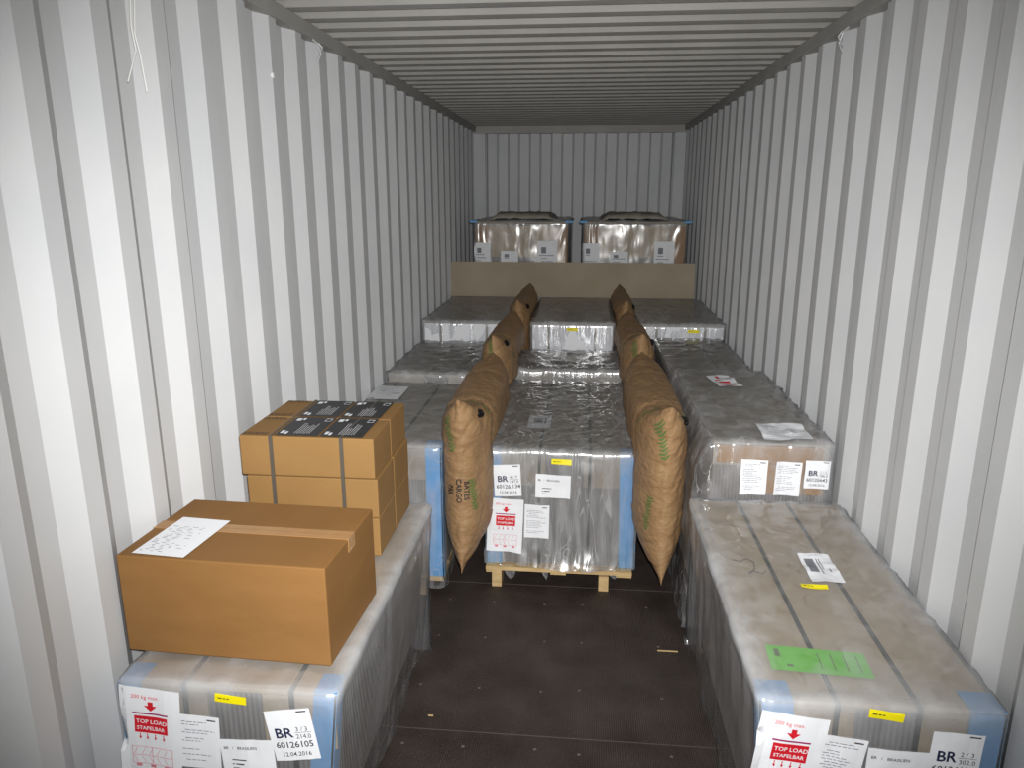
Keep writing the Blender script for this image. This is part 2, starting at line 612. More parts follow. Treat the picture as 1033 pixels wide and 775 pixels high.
def top_load():
    w, h = 0.17, 0.27
    it = [('text', 0.035, 0.238, 0.016, '200 kg max.', 'red'),
          ('poly', [(0.088, 0.200), (0.106, 0.217), (0.095, 0.217), (0.095, 0.229), (0.081, 0.229), (0.081, 0.217), (0.070, 0.217)], 'red'),
          ('rect', 0.038, 0.190, 0.136, 0.195, 'purple'),
          ('rect', 0.042, 0.132, 0.134, 0.184, 'red'),
          ('text', 0.047, 0.162, 0.0175, 'TOP LOAD', 'paper', 0.012),
          ('text', 0.048, 0.142, 0.0155, 'STAPELBAR', 'paper', 0.012)]
    for x in (0.056, 0.076, 0.098, 0.122):
        it.append(('rect', x - 0.0012, 0.118, x + 0.0012, 0.130, 'red'))
        it.append(('poly', [(x, 0.110), (x + 0.004, 0.119), (x - 0.004, 0.119)], 'red'))
    # thin red outline of a stacked pallet
    for x0, y0, x1, y1 in ((0.03, 0.085, 0.145, 0.0865), (0.03, 0.032, 0.145, 0.0335), (0.03, 0.032, 0.0315, 0.0865), (0.1435, 0.032, 0.145, 0.0865),
                           (0.03, 0.058, 0.145, 0.0595), (0.086, 0.032, 0.0875, 0.0865), (0.04, 0.022, 0.055, 0.031), (0.08, 0.022, 0.095, 0.031), (0.12, 0.022, 0.135, 0.031)):
        it.append(('rect', x0, y0, x1, y1, 'pink'))
    for k in range(5):
        it.append(('poly', [(0.035 + k * .021, 0.062), (0.045 + k * .021, 0.082), (0.0465 + k * .021, 0.082), (0.0365 + k * .021, 0.062)], 'pink'))
        it.append(('poly', [(0.035 + k * .021, 0.055), (0.045 + k * .021, 0.036), (0.0465 + k * .021, 0.036), (0.0365 + k * .021, 0.055)], 'pink'))
    return w, h, it


def br_label(num, a, b, date='12.04.2016'):
    w, h = 0.125, 0.155
    it = [('text', 0.016, 0.072, 0.042, 'BR', 'navy', 0.02),
          ('text', 0.074, 0.088, 0.019, a, 'ink'), ('rect', 0.070, 0.083, 0.116, 0.0842, 'ink'), ('text', 0.072, 0.066, 0.019, b, 'ink'),
          ('text', 0.010, 0.040, 0.0265, num, 'ink', 0.01), ('text', 0.022, 0.014, 0.0185, date, 'ink', 0.004),
          ('rect', 0.088, 0.145, 0.115, 0.149, 'ink')]
    return w, h, it


def dest_label():
    w, h = 0.16, 0.115
    it = [('text', 0.010, 0.082, 0.013, 'BR   /   BRASILIEN', 'ink', 0.01)]
    it += [('rect', 0.030, 0.044, 0.074, 0.0475, 'ink'), ('rect', 0.030, 0.030, 0.036, 0.034, 'ink'), ('rect', 0.040, 0.030, 0.066, 0.034, 'ink'),
           ('rect', 0.030, 0.018, 0.050, 0.0215, 'greyink')]
    return w, h, it


def text_page(seed, w=0.115, h=0.165):
    it = lines(0.010, w - 0.012, h - 0.022, int((h - 0.03) / 0.0085), 0.0085, seed)
    it.append(('rect', w - 0.034, h - 0.014, w - 0.010, h - 0.010, 'ink'))
    return w, h, it


def yellow():
    w, h = 0.085, 0.024
    return w, h, lines(0.008, w - 0.008, 0.011, 1, 1, 4, 'ink', 0.003)


def put(kind, parent, tree, c, normal=(0, -1, 0), up=(0, 0, 1), tilt=0.0, scale=1.0, name='shipping_label', base='paper', label=None, **kw):
    w, h, it = kind
    if scale != 1.0:
        k = scale
        n = []
        for i in it:
            if i[0] == 'rect':
                n.append(('rect', i[1] * k, i[2] * k, i[3] * k, i[4] * k, i[5]))
            elif i[0] == 'poly':
                n.append(('poly', [(a * k, b * k) for a, b in i[1]], i[2]))
            else:
                n.append(('text', i[1] * k, i[2] * k, i[3] * k) + tuple(i[4:]))
        w, h, it = w * k, h * k, n
    return place_label(name, parent, tree, c, normal, up, w, h, it, base, tilt, label=label, **kw)


# ------------------------------------------------------------------ wrapped pallet loads
def pallet(root, x0, x1, y0, y1, nboards=7, nblocks=3):
    """wooden pallet: deck boards, stringer boards, nine blocks as sub-parts"""
    bm = bmesh.new()
    n = nboards
    step = (y1 - y0) / n
    for k in range(n):
        box(bm, x0, x1, y0 + k * step, y0 + k * step + step * 0.78, 0.098, 0.118, bevel=0.002)
    for xx in (x0, (x0 + x1) / 2 - 0.04, x1 - 0.08):
        box(bm, xx + 0.001, xx + 0.079, y0 + .01, y1 - .01, 0.082, 0.098)
    p = finish('pallet', bm, M['wood'], root)
    for yy in (y0 + 0.01, (y0 + y1) / 2 - 0.05, y1 - 0.11):
        for xx in ((x0 + 0.03, (x0 + x1) / 2 - 0.025, x1 - 0.14) if nblocks == 3 else (x0 + 0.03, x1 - 0.165)):
            bm = bmesh.new()
            box(bm, xx, xx + 0.05, yy, yy + 0.10, 0.0, 0.082, bevel=0.003)
            finish('pallet_block', bm, M['wood'], p)
    return p


def load(name, label, x0, x1, y0, y1, z1, group, zf=None, film='film', lid_over=0.0, blue=(1, 1), straps=(0.3, 0.68), taper=(0.03, -0.03), lid='greylid',
         shape=None, crinkle=0.005, nblocks=3, famp=0.004, seed=1, pad=0.014, hem_z=0.06, flap=0.17, step=0.03, blue_w=0.07, side='fluteY', pal=True, pal_in=0.0, strapmat='strap'):
    root = thing(name, label, 'pallet load', ((x0 + x1) / 2, (y0 + y1) / 2, 0), group)
    if pal:
        pallet(root, x0 + max(taper[0], 0) + pal_in, x1 + min(taper[1], 0) - pal_in, y0 + 0.005 + pal_in - (0.05 if nblocks == 2 else 0), y1 - 0.01, nblocks=nblocks)
    # fluted board sleeve
    bm = bmesh.new()
    box(bm, x0 + 0.008, x1 - 0.008, y0 + 0.008, y1 - 0.008, 0.118, z1 - 0.016, taper=taper)
    bm.faces.ensure_lookup_table()
    for f in bm.faces:
        f.normal_update()
        if abs(f.normal.x) > 0.7:
            f.material_index = 1
    finish('board_sleeve', bm, [M['flute'], M[side]], root)
    # lid with side flaps and two front flaps, open in the middle
    bm = bmesh.new()
    box(bm, x0 - lid_over, x1 + lid_over, y0 - lid_over, y1, z1 - 0.015, z1, bevel=0.004)
    w = x1 - x0
    k = flap / z1
    box(bm, x0 + 0.002, x0 + w * 0.40, y0, y0 + 0.006, z1 - flap, z1 - 0.015)
    box(bm, x0 + w * 0.66, x1 - 0.002, y0, y0 + 0.006, z1 - flap, z1 - 0.015)
    finish('lid', bm, M[lid], root)
    # blue foam corner profiles
    for sgn, on in ((-1, blue[0]), (1, blue[1])):
        if not on:
            continue
        bm = bmesh.new()
        xe = x0 if sgn < 0 else x1
        te = taper[0] if sgn < 0 else taper[1]
        a, b = (xe - 0.006, xe + blue_w) if sgn < 0 else (xe - blue_w, xe + 0.006)
        box(bm, a, b, y0 - 0.008, y0 - 0.001, 0.12, z1 - 0.004, taper=(te, te))
        a, b = (xe - 0.008, xe - 0.0005) if sgn < 0 else (xe + 0.0005, xe + 0.008)
        box(bm, a, b, y0 - 0.008, y0 + 0.045, 0.12, z1 - 0.004, taper=(te, te))
        a, b = (xe - 0.006, xe + blue_w) if sgn < 0 else (xe - blue_w, xe + 0.006)
        box(bm, a, b, y0 - 0.006, y0 + 0.075, z1 + 0.0005, z1 + 0.004)
        finish('foam_corner', bm, M['blue'], root)
    for s in straps:
        bm = bmesh.new()
        xs = x0 + w * s
        box(bm, xs - 0.007, xs + 0.007, y0 - 0.006, y1 + 0.006, z1 + 0.0005, z1 + 0.003)
        box(bm, xs - 0.007, xs + 0.007, y0 - 0.006, y0 - 0.0035, 0.12, z1 + 0.003)
        box(bm, xs - 0.007, xs + 0.007, y1 + 0.0035, y1 + 0.006, 0.12, z1 + 0.003)
        finish('strap', bm, M[strapmat], root)

    def shp(p, n, t):
        if abs(n.x) > 0.3 and p.z < z1 - 0.03:
            te = taper[0] if p.x < (x0 + x1) / 2 else taper[1]
            p.x += te * (1 - t)
        return shape(p, n, t) if shape else p
    fb = film_shell(x0 - pad, x1 + pad, y0 - pad, y1 + pad, hem_z, z1 + 0.008, shp, seed=seed, amp=famp, step=step, crinkle=crinkle)
    tree = bvh_of(fb)
    finish('stretch_film', fb, M[film], root, smooth=True)
    return root, tree


G_MID = 'film wrapped pallet loads packed down the container'


# near left: film hangs in a skirt towards the floor
def nl_shape(p, n, t):
    if n.x > 0.5 and t < 0.9:
        p.x += 0.018 * noise.noise(Vector((p.y * 5, p.z * 3, 2))) * (1 - t) + 0.02 * math.sin(math.pi * t) * 0.5
    if p.z > 0.7 and p.x > 0.05:
        p.z += 0.006 * max(0, noise.noise(Vector((p.x * 20, p.y * 8, 5))))
    return p


NL, tNL = load('wrapped_pallet_load', 'film wrapped pallet load at front left carrying the brown cartons', 0.055, 0.640, 1.62, 2.83, 0.696, G_MID,
               film='filmh', blue=(1, 1), straps=(0.30, 0.80), taper=(0.0, -0.06), lid='lid', shape=nl_shape, famp=0.004, crinkle=0.003, seed=3, hem_z=0.015, pal_in=0.03, step=0.022, blue_w=0.055)
put(top_load(), NL, tNL, (0.128, 1.6, 0.553), tilt=-4, name='top_load_label', label='white sheet with red top load print')
put(text_page(11), NL, tNL, (0.263, 1.6, 0.532), tilt=-3)
put(dest_label(), NL, tNL, (0.395, 1.6, 0.497), tilt=3, scale=0.92)
put(br_label('60126105', '3 / 3', '214.0'), NL, tNL, (0.523, 1.6, 0.575), tilt=9)
put(yellow(), NL, tNL, (0.362, 1.6, 0.672), tilt=-5, name='sticker', base='yellow', label='small yellow sticker')


def nr_shape(p, n, t):
    if n.x < -0.5 and t < 0.92:
        p.x += 0.03 * noise.noise(Vector((p.y * 4, p.z * 2.5, 7))) * (1 - t) + 0.012 * noise.noise(Vector((p.y * 11, p.z * 4, 9)))
    return p


NR, tNR = load('wrapped_pallet_load', 'film wrapped pallet load at front right with beige top and lime green sticker', 1.735, 2.325, 1.70, 2.98, 0.70, G_MID,
               film='filmh', blue=(1, 1), straps=(0.32, 0.66), taper=(0.05, 0.0), lid='lid', shape=nr_shape, famp=0.006, seed=8, hem_z=0.012, pal_in=0.03, step=0.022, blue_w=0.08)
put(top_load(), NR, tNR, (1.808, 1.68, 0.535), tilt=-6, name='top_load_label', label='white sheet with red top load print')
put(text_page(12), NR, tNR, (1.940, 1.68, 0.530), tilt=-7)
put(dest_label(), NR, tNR, (2.083, 1.68, 0.530), tilt=-1, scale=0.95)
put(br_label('60126105', '2 / 3', '302.0'), NR, tNR, (2.218, 1.68, 0.568), tilt=-2)
put(yellow(), NR, tNR, (2.04, 1.68, 0.684), tilt=-6, name='sticker', base='yellow', label='small yellow sticker on front')
UP = dict(normal=(0, 0, 1), up=(0, 1, 0))
w_, h_ = 0.20, 0.105
put((w_, h_, [('rect', 0.07, 0.062, 0.165, 0.092, 'greyink'), ('rect', 0.06, 0.050, 0.165, 0.0535, 'greyink'), ('rect', 0.09, 0.042, 0.165, 0.045, 'greyink'),
             ('rect', 0.07, 0.022, 0.10, 0.026, 'greyink')]), NR, tNR, (2.086, 2.395, 0.72),
    normal=(0, 0, 1), up=(-1, 0.02, 0), tilt=0, label='white printed sheet on top')
put(yellow(), NR, tNR, (2.028, 2.265, 0.72), tilt=-3, name='sticker', base='yellow', label='small yellow sticker on top', **UP)
it_ = [('rect', 0.02, 0.062, 0.034, 0.098, 'dkgreen'), ('rect', 0.045, 0.02, 0.062, 0.03, 'dkgreen')]
for k_ in range(4):
    it_.append(('rect', 0.135 + 0.034 * k_, 0.02, 0.138 + 0.034 * k_, 0.095, 'dkgreen'))
put((0.265, 0.115, it_), NR, None, (1.925, 1.868, 0.7035), tilt=-4, name='sticker', base='green', label='lime green sticker with tick lines', **UP)
# pen squiggle on the board under the film
bm = bmesh.new()
tube(bm, [(1.80, 2.44, .7085), (1.825, 2.43, .7085), (1.85, 2.455, .7085), (1.872, 2.43, .7085), (1.866, 2.385, .7085), (1.84, 2.35, .7085), (1.862, 2.365, .7085), (1.885, 2.35, .7085), (1.90, 2.37, .7085)], 0.0016, 5)
finish('pen_mark', bm, M['ink'], NR)


# centre front: the film is drawn out over the edge of the pallet deck
z_c1 = 0.70


def c1_shape(p, n, t):
    if n.y < -0.3 and p.z < 0.30:
        k = (0.30 - p.z) / 0.18
        p.y -= 0.040 * k * k * math.exp(-((p.x - 1.22) / 0.26) ** 2) + 0.010 * k
        p.z = max(p.z, 0.121)
    if n.y < -0.3:
        p.y -= 0.016 * (1 - abs(noise.noise(Vector((p.x * 17, p.z * 1.5, 4))))) ** 4 * math.exp(-((p.x - 1.25) / 0.11) ** 2) * min(1, max(0, (z_c1 - p.z) / 0.08))
    return p


C1, tC1 = load('wrapped_pallet_load', 'shiny film wrapped pallet load in the centre standing on open wooden pallet feet', 0.80, 1.53, 3.46, 4.86, 0.725, G_MID,
               film='filmg', blue=(1, 1), straps=(0.36, 0.70), taper=(0.0, 0.012), lid='greylid', shape=lambda p, n, t: c1_shape(p, n, t), step=0.02, famp=0.006, seed=13, hem_z=0.120, pal_in=-0.004, nblocks=2, blue_w=0.075, flap=0.18)
put(br_label('60126.134', '4 / 7', '147.0'), C1, tC1, (0.905, 3.44, 0.575), tilt=3, scale=1.08)
put(top_load(), C1, tC1, (0.892, 3.44, 0.333), tilt=-2, scale=1.06, name='top_load_label', label='white sheet with red top load print')
put(dest_label(), C1, tC1, (1.132, 3.44, 0.552), tilt=-1, scale=1.08)
put(text_page(14), C1, tC1, (1.053, 3.44, 0.36), tilt=-1, scale=1.08)
put(yellow(), C1, tC1, (1.172, 3.44, 0.683), tilt=-2, scale=1.15, name='sticker', base='yellow', label='small yellow sticker')
put((0.125, 0.24, [('rect', 0.03, 0.10, 0.08, 0.18, 'greyink'), ('rect', 0.09, 0.08, 0.10, 0.19, 'greyink')]), C1, None, (1.035, 3.94, 0.7275), label='pale printed sheet under the film', **UP)
def r2_shape(p, n, t):
    # the film stands off the cartons like a tent on the aisle side and the front
    if n.x < -0.3 and p.z < 0.93:
        p.x -= 0.05 * min(1, (0.95 - p.z) / 0.12) + 0.012 * noise.noise(Vector((p.y * 7, p.z * 12, 3)))
    return p


for k_, (x, w, d) in enumerate(((0.905, 0.075, 0.075), (1.085, 0.03, 0.07), (1.425, 0.06, 0.05))):
    # loose tails of film hanging below the deck
    bm = bmesh.new()
    g = [[bm.verts.new((x + w * (i / 8 - .5) * (1 - 0.35 * j / 8) + 0.02 * (j / 8) ** 2, 3.425 + 0.012 * noise.noise(Vector((i * .9, j * .5, k_ * 5))) - 0.01 * j / 8,
                        0.125 - d * (j / 8) * (1 - 0.5 * abs(i / 4 - 1) ** 2))) for j in range(9)] for i in range(9)]
    for i in range(8):
        for j in range(8):
            bm.faces.new((g[i][j], g[i + 1][j], g[i + 1][j + 1], g[i][j + 1]))
    finish('film_tail', bm, M['filmh'], C1, smooth=True)
# middle pallets
C2, tC2 = load('wrapped_pallet_load', 'crumpled film wrapped load behind the centre one, its top slightly higher', 0.81, 1.53, 4.93, 5.56, 0.79, G_MID,
               film='filmg', blue=(0, 0), straps=(), famp=0.012, seed=17, step=0.03)
L2, tL2 = load('wrapped_pallet_load', 'grey wrapped pallet load along the left wall, directly behind the strapped cartons', 0.03, 0.60, 3.29, 4.46, 0.795, G_MID,
               film='film', blue=(1, 1), straps=(0.12, 0.62), famp=0.004, seed=21, taper=(0, 0))
L3, tL3 = load('wrapped_pallet_load', 'grey wrapped load by the left wall, third one from the front', 0.03, 0.62, 4.52, 5.56, 0.845, G_MID,
               film='film', blue=(0, 0), straps=(), famp=0.012, seed=25, taper=(0, 0))
R2, tR2 = load('wrapped_pallet_load', 'brown cartons under loose film by the right wall, three white papers on the front', 1.82, 2.30, 3.05, 4.36, 0.94, G_MID,
               film='film', blue=(0, 0), straps=(), famp=0.010, seed=29, taper=(-0.02, 0.0), lid='greylid', flap=0.10, pad=0.02, shape=lambda p, n, t: r2_shape(p, n, t))
put(text_page(21), R2, tR2, (1.992, 3.0, 0.795), scale=0.95, label='white text sheet')
put(text_page(22), R2, tR2, (2.133, 3.0, 0.792), tilt=-1, scale=0.92, label='white text sheet')
put(br_label('60125643', '1 / 1', '186.0'), R2, tR2, (2.250, 3.0, 0.815), tilt=0, scale=0.8)
put((0.20, 0.21, lines(0.02, 0.18, 0.18, 14, 0.011, 61)), R2, tR2, (2.135, 3.165, 0.96), tilt=-2, label='white printed sheet on top', **UP)
put((0.13, 0.24, [('rect', 0.02, 0.03, 0.11, 0.05, 'pink'), ('rect', 0.03, 0.07, 0.09, 0.10, 'red'), ('poly', [(0.02, 0.12), (0.11, 0.16), (0.11, 0.175), (0.02, 0.135)], 'red'), ('rect', 0.04, 0.17, 0.06, 0.21, 'red')]),
    R2, tR2, (2.04, 4.07, 0.96), tilt=8, label='white sheet with red print on top', **UP)
put((0.19, 0.30, lines(0.02, 0.17, 0.26, 9, 0.02, 62)), L2, None, (0.115, 4.19, 0.806), label='pale printed sheet on top', **UP)
R3, tR3 = load('wrapped_pallet_load', 'grey topped wrapped load by the right wall with one dark strap', 1.80, 2.29, 4.42, 5.56, 0.90, G_MID,
               film='film', blue=(0, 0), straps=(0.62,), famp=0.008, seed=33, taper=(0, 0))
# fourth row
G4 = 'low white fronted loads in the row before the grey sheet'
for nm, x0, x1, seed, lb in (('a', 0.03, 0.67, 41, 'white fronted wrapped load before the grey sheet, against the left wall'),
                             ('b', 0.87, 1.50, 42, 'white fronted wrapped load before the grey sheet, between the two rows of bags'),
                             ('c', 1.68, 2.32, 43, 'white fronted wrapped load before the grey sheet, against the right wall')):
    q, tq = load('wrapped_pallet_load', lb, x0, x1, 5.62, 6.98, 1.0, G4, film='filmg', blue=(0, 0), straps=(), famp=0.006, seed=seed, taper=(0, 0), step=0.04)
    bm = bmesh.new()
    w = x1 - x0
    for a, b in ((0.02, 0.20), (0.23, 0.76), (0.79, 0.98)):
        box(bm, x0 + w * a, x0 + w * b, 5.607, 5.6105, 0.55, 0.985)
    finish('front_board', bm, M['paper'], q)
    if nm != 'a':
        put(yellow(), q, tq, ((x0 + x1) / 2 + (0 if nm == 'b' else .09), 5.6, 0.955), name='sticker', base='yellow', label='small yellow sticker')
# tall stacks at the back
GB = 'tall wrapped stacks behind the grey sheet'
for x0, x1, seed, lb in ((0.20, 1.105, 51, 'tall film wrapped stack with a blue rim at the back, left one'),
                         (1.255, 2.22, 52, 'tall film wrapped stack with a blue rim at the back, right one')):
    q, tq = load('wrapped_pallet_stack', lb, x0, x1, 7.30, 8.45, 1.70, GB, film='filmd', blue=(0, 0), straps=(), famp=0.008, seed=seed,
                 taper=(0.0, 0.0), lid='greylid', step=0.04, lid_over=0.04)
    bm = bmesh.new()
    for a0, a1 in ((x0 - 0.045, x0 + 0.03), (x1 - 0.03, x1 + 0.045)):
        box(bm, a0, a1, 7.252, 7.36, 1.688, 1.710, bevel=0.004)
    finish('foam_corner', bm, M['blue'], q)
    # brown cartons behind the film, one column on each side
    for a0, a1, z0 in ((x0 + 0.005, x0 + 0.15, 1.22), (x1 - 0.16, x1 - 0.005, 1.22), (x0 + 0.16, x1 - 0.17, 1.36)):
        bm = bmesh.new()
        box(bm, a0, a1, 7.296, 7.31, z0, 1.66, bevel=0.004)
        finish('carton', bm, M['carton3'] if a1 - a0 < .3 else M['lid'], q)
    # crumpled film tucked over the top
    bm = bmesh.new()
    cx = (x0 + x1) / 2
    g = [[bm.verts.new((cx + (i / 16 - .5) * 0.66, 7.36 + j / 10 * 0.8,
                        1.712 + 0.06 * min(1, 4 * (1 - abs(i / 8 - 1))) * min(1, 0.3 + j) + 0.022 * noise.noise(Vector((i * .7, j * .6, seed)))))
          for j in range(11)] for i in range(17)]
    for i in range(16):
        for j in range(10):
            bm.faces.new((g[i][j], g[i + 1][j], g[i + 1][j + 1], g[i][j + 1]))
    o = finish('top_sheet', bm, M['greylid'], q, smooth=True)
    md = o.modifiers.new('thickness', 'SOLIDIFY')
    md.thickness = 0.008
    for k, (xx, zz, w_, h_) in enumerate(((x0 + 0.07, 1.40, 0.16, 0.20), (x0 + 0.34, 1.36, 0.17, 0.12), (x1 - 0.20, 1.40, 0.19, 0.24))):
        put((w_, h_, [('rect', w_ * .2, h_ * .5, w_ * .45, h_ * .75, 'greyink')] + lines(0.02, w_ - .02, h_ * .4, 3, 0.03, seed + k, 'greyink', 0.008)), q, tq, (xx, 7.28, zz))

# ------------------------------------------------------------------ grey sheet standing across the load
bm = bmesh.new()
mt = Matrix.Translation((0, 7.04, 1.005)) @ Matrix.Rotation(R(-8), 4, 'X')
box(bm, 0.0, 2.29, 0, 0.012, 0, 0.33, bevel=0.002, mat4=mt)
o = finish('board_sheet', bm, M['sheet'], None, origin=(1.14, 7.04, 1.005))
tag(o, 'long plain grey cardboard sheet standing on edge across the container', 'board')


# ------------------------------------------------------------------ cartons
def carton_shell(bm, c, ux, uy, sx, sy, z0, z1, mi=0, bevel=0.004):
    ux = Vector(ux).normalized()
    uy = Vector(uy).normalized()
    m4 = Matrix(((ux.x, uy.x, 0, c[0]), (ux.y, uy.y, 0, c[1]), (0, 0, 1, 0), (0, 0, 0, 1)))
    box(bm, 0, sx, 0, sy, z0, z1, mi, bevel, m4)
    return m4


root = thing('cardboard_box', 'large brown cardboard box with a white paper on top, front left', 'box', (0.35, 1.9, 0.715))
bm = bmesh.new()
BX = (0.016, 1.722)
m4 = carton_shell(bm, BX, (1, -0.035), (0.05, 1), 0.588, 0.385, 0.718, 1.008)
finish('carton', bm, M['carton'], root)
bm = bmesh.new()
box(bm, -0.0015, 0.5895, 0.170, 0.220, 0.968, 1.0092, mat4=m4)
o = finish('tape', bm, M['tape'], root)
pw, ph, it = text_page(31, 0.15, 0.21)
it = [i_ for k_, i_ in enumerate(it) if k_ % 2 == 0]
pc_ = m4 @ Vector((0.118, 0.128, 1.0095))
place_label('paper_sheet', root, None, pc_, (0, 0, 1), (0.05, 1, 0), 0.155, 0.235, it, tilt=-2, lift=0.0006, label='white printed paper')
# flap seam
bm = bmesh.new()
box(bm, 0.20, 0.588, 0.1945, 0.1955, 1.0092, 1.0096, mat4=m4)
finish('flap_seam', bm, M['carton'], root)

root = thing('strapped_carton_bundle', 'strapped bundle of tan cartons with black stickers on top by left wall', 'carton bundle', (0.33, 2.5, 0.715))
BC = (0.091, 2.33)
BD = 0.145
for L in range(3):
    for rr in range(2):
        bm = bmesh.new()
        dx = (0.0, 0.008, 0.006)[L]
        z0 = 0.718 + L * BD
        m4 = carton_shell(bm, BC, (1, 0.0), (0.0, 1), 0.495, 0.46, 0, 0.001)
        bm.free()
        bm = bmesh.new()
        ofs = (0.0, 0.004, -0.004)[2 - L]
        box(bm, ofs + (0 if L == 2 else 0.012), 0.472 + (0 if L == 2 else 0.008), 0.226 * rr, 0.226 * rr + 0.223, z0 + 0.001, z0 + BD - 0.002, 0, 0.004, m4)
        finish('carton', bm, M['carton2'], root)
ztop = 0.718 + 3 * BD
for k, xs in enumerate((0.112, 0.360)):
    bm = bmesh.new()
    box(bm, xs - 0.0065, xs + 0.0065, -0.0035, -0.0005, 0.72, ztop, mat4=m4)
    box(bm, xs - 0.003, xs + 0.003, -0.0035, 0.454, ztop - 0.0005, ztop + 0.0015, mat4=m4)
    box(bm, xs - 0.0065, xs + 0.0065, 0.451, 0.454, 0.72, ztop, mat4=m4)
    finish('strap', bm, M['steel'], root)
for i, xs in enumerate((0.200, 0.357)):
    for j, yy in enumerate((0.113, 0.338)):
        w, h = 0.150, 0.214
        it = [('rect', 0.012, 0.165, 0.030, 0.195, 'paper'), ('rect', 0.034, 0.175, 0.044, 0.198, 'paper'),
              ('rect', 0.010, 0.020, 0.022, 0.050, 'paper'), ('rect', 0.026, 0.012, 0.036, 0.040, 'paper'),
              ('rect', 0.118, 0.165, 0.142, 0.198, 'paper'), ('rect', 0.120, 0.170, 0.140, 0.192, 'pink')]
        rr = random.Random(i * 2 + j)
        for q in range(7):
            x = 0.060 + q * 0.0085
            it.append(('rect', x, 0.02, x + 0.0018, 0.02 + rr.uniform(0.07, 0.13), 'paper'))
        place_label('sticker', root, None, m4 @ Vector((xs, yy, ztop + 0.0002)), (0, 0, 1), (0, 1, 0), w, h, it, 'blklabel', lift=0.0008,
                    label='black sticker with white print')
it = []
rr = random.Random(77)
for y in (0.012, 0.025, 0.19, 0.205):
    x = 0.006
    while x < 0.085:
        l = rr.uniform(0.006, 0.016)
        it.append(('rect', x, y, x + l, y + 0.006, 'ink'))
        x += l + 0.004
for kk in (0, 1):
    bmx = bmesh.new()
    for i_ in it:
        _, a, b, c, d, _m = i_
        y0 = b + 0.226 * kk
        vs = [bmx.verts.new(m4 @ Vector(p)) for p in ((a, y0, ztop + .0005), (c, y0, ztop + .0005), (c, y0 + d - b, ztop + .0005), (a, y0 + d - b, ztop + .0005))]
        bmx.faces.new(vs)
    finish('print', bmx, M['ink'], root)

# brown cartons showing at the front of the right-hand stack
bm = bmesh.new()
box(bm, 1.84, 2.27, 3.038, 3.049, 0.855, 0.930, bevel=0.003)
finish('carton', bm, M['carton3'], R2)
bm = bmesh.new()
box(bm, 1.94, 2.20, 3.038, 3.056, 0.715, 0.852, bevel=0.003)
finish('carton', bm, M['carton3'], R2)
bm = bmesh.new()
box(bm, 2.205, 2.285, 3.040, 3.056, 0.715, 0.852, bevel=0.003)
finish('carton', bm, M['carton3'], R2)


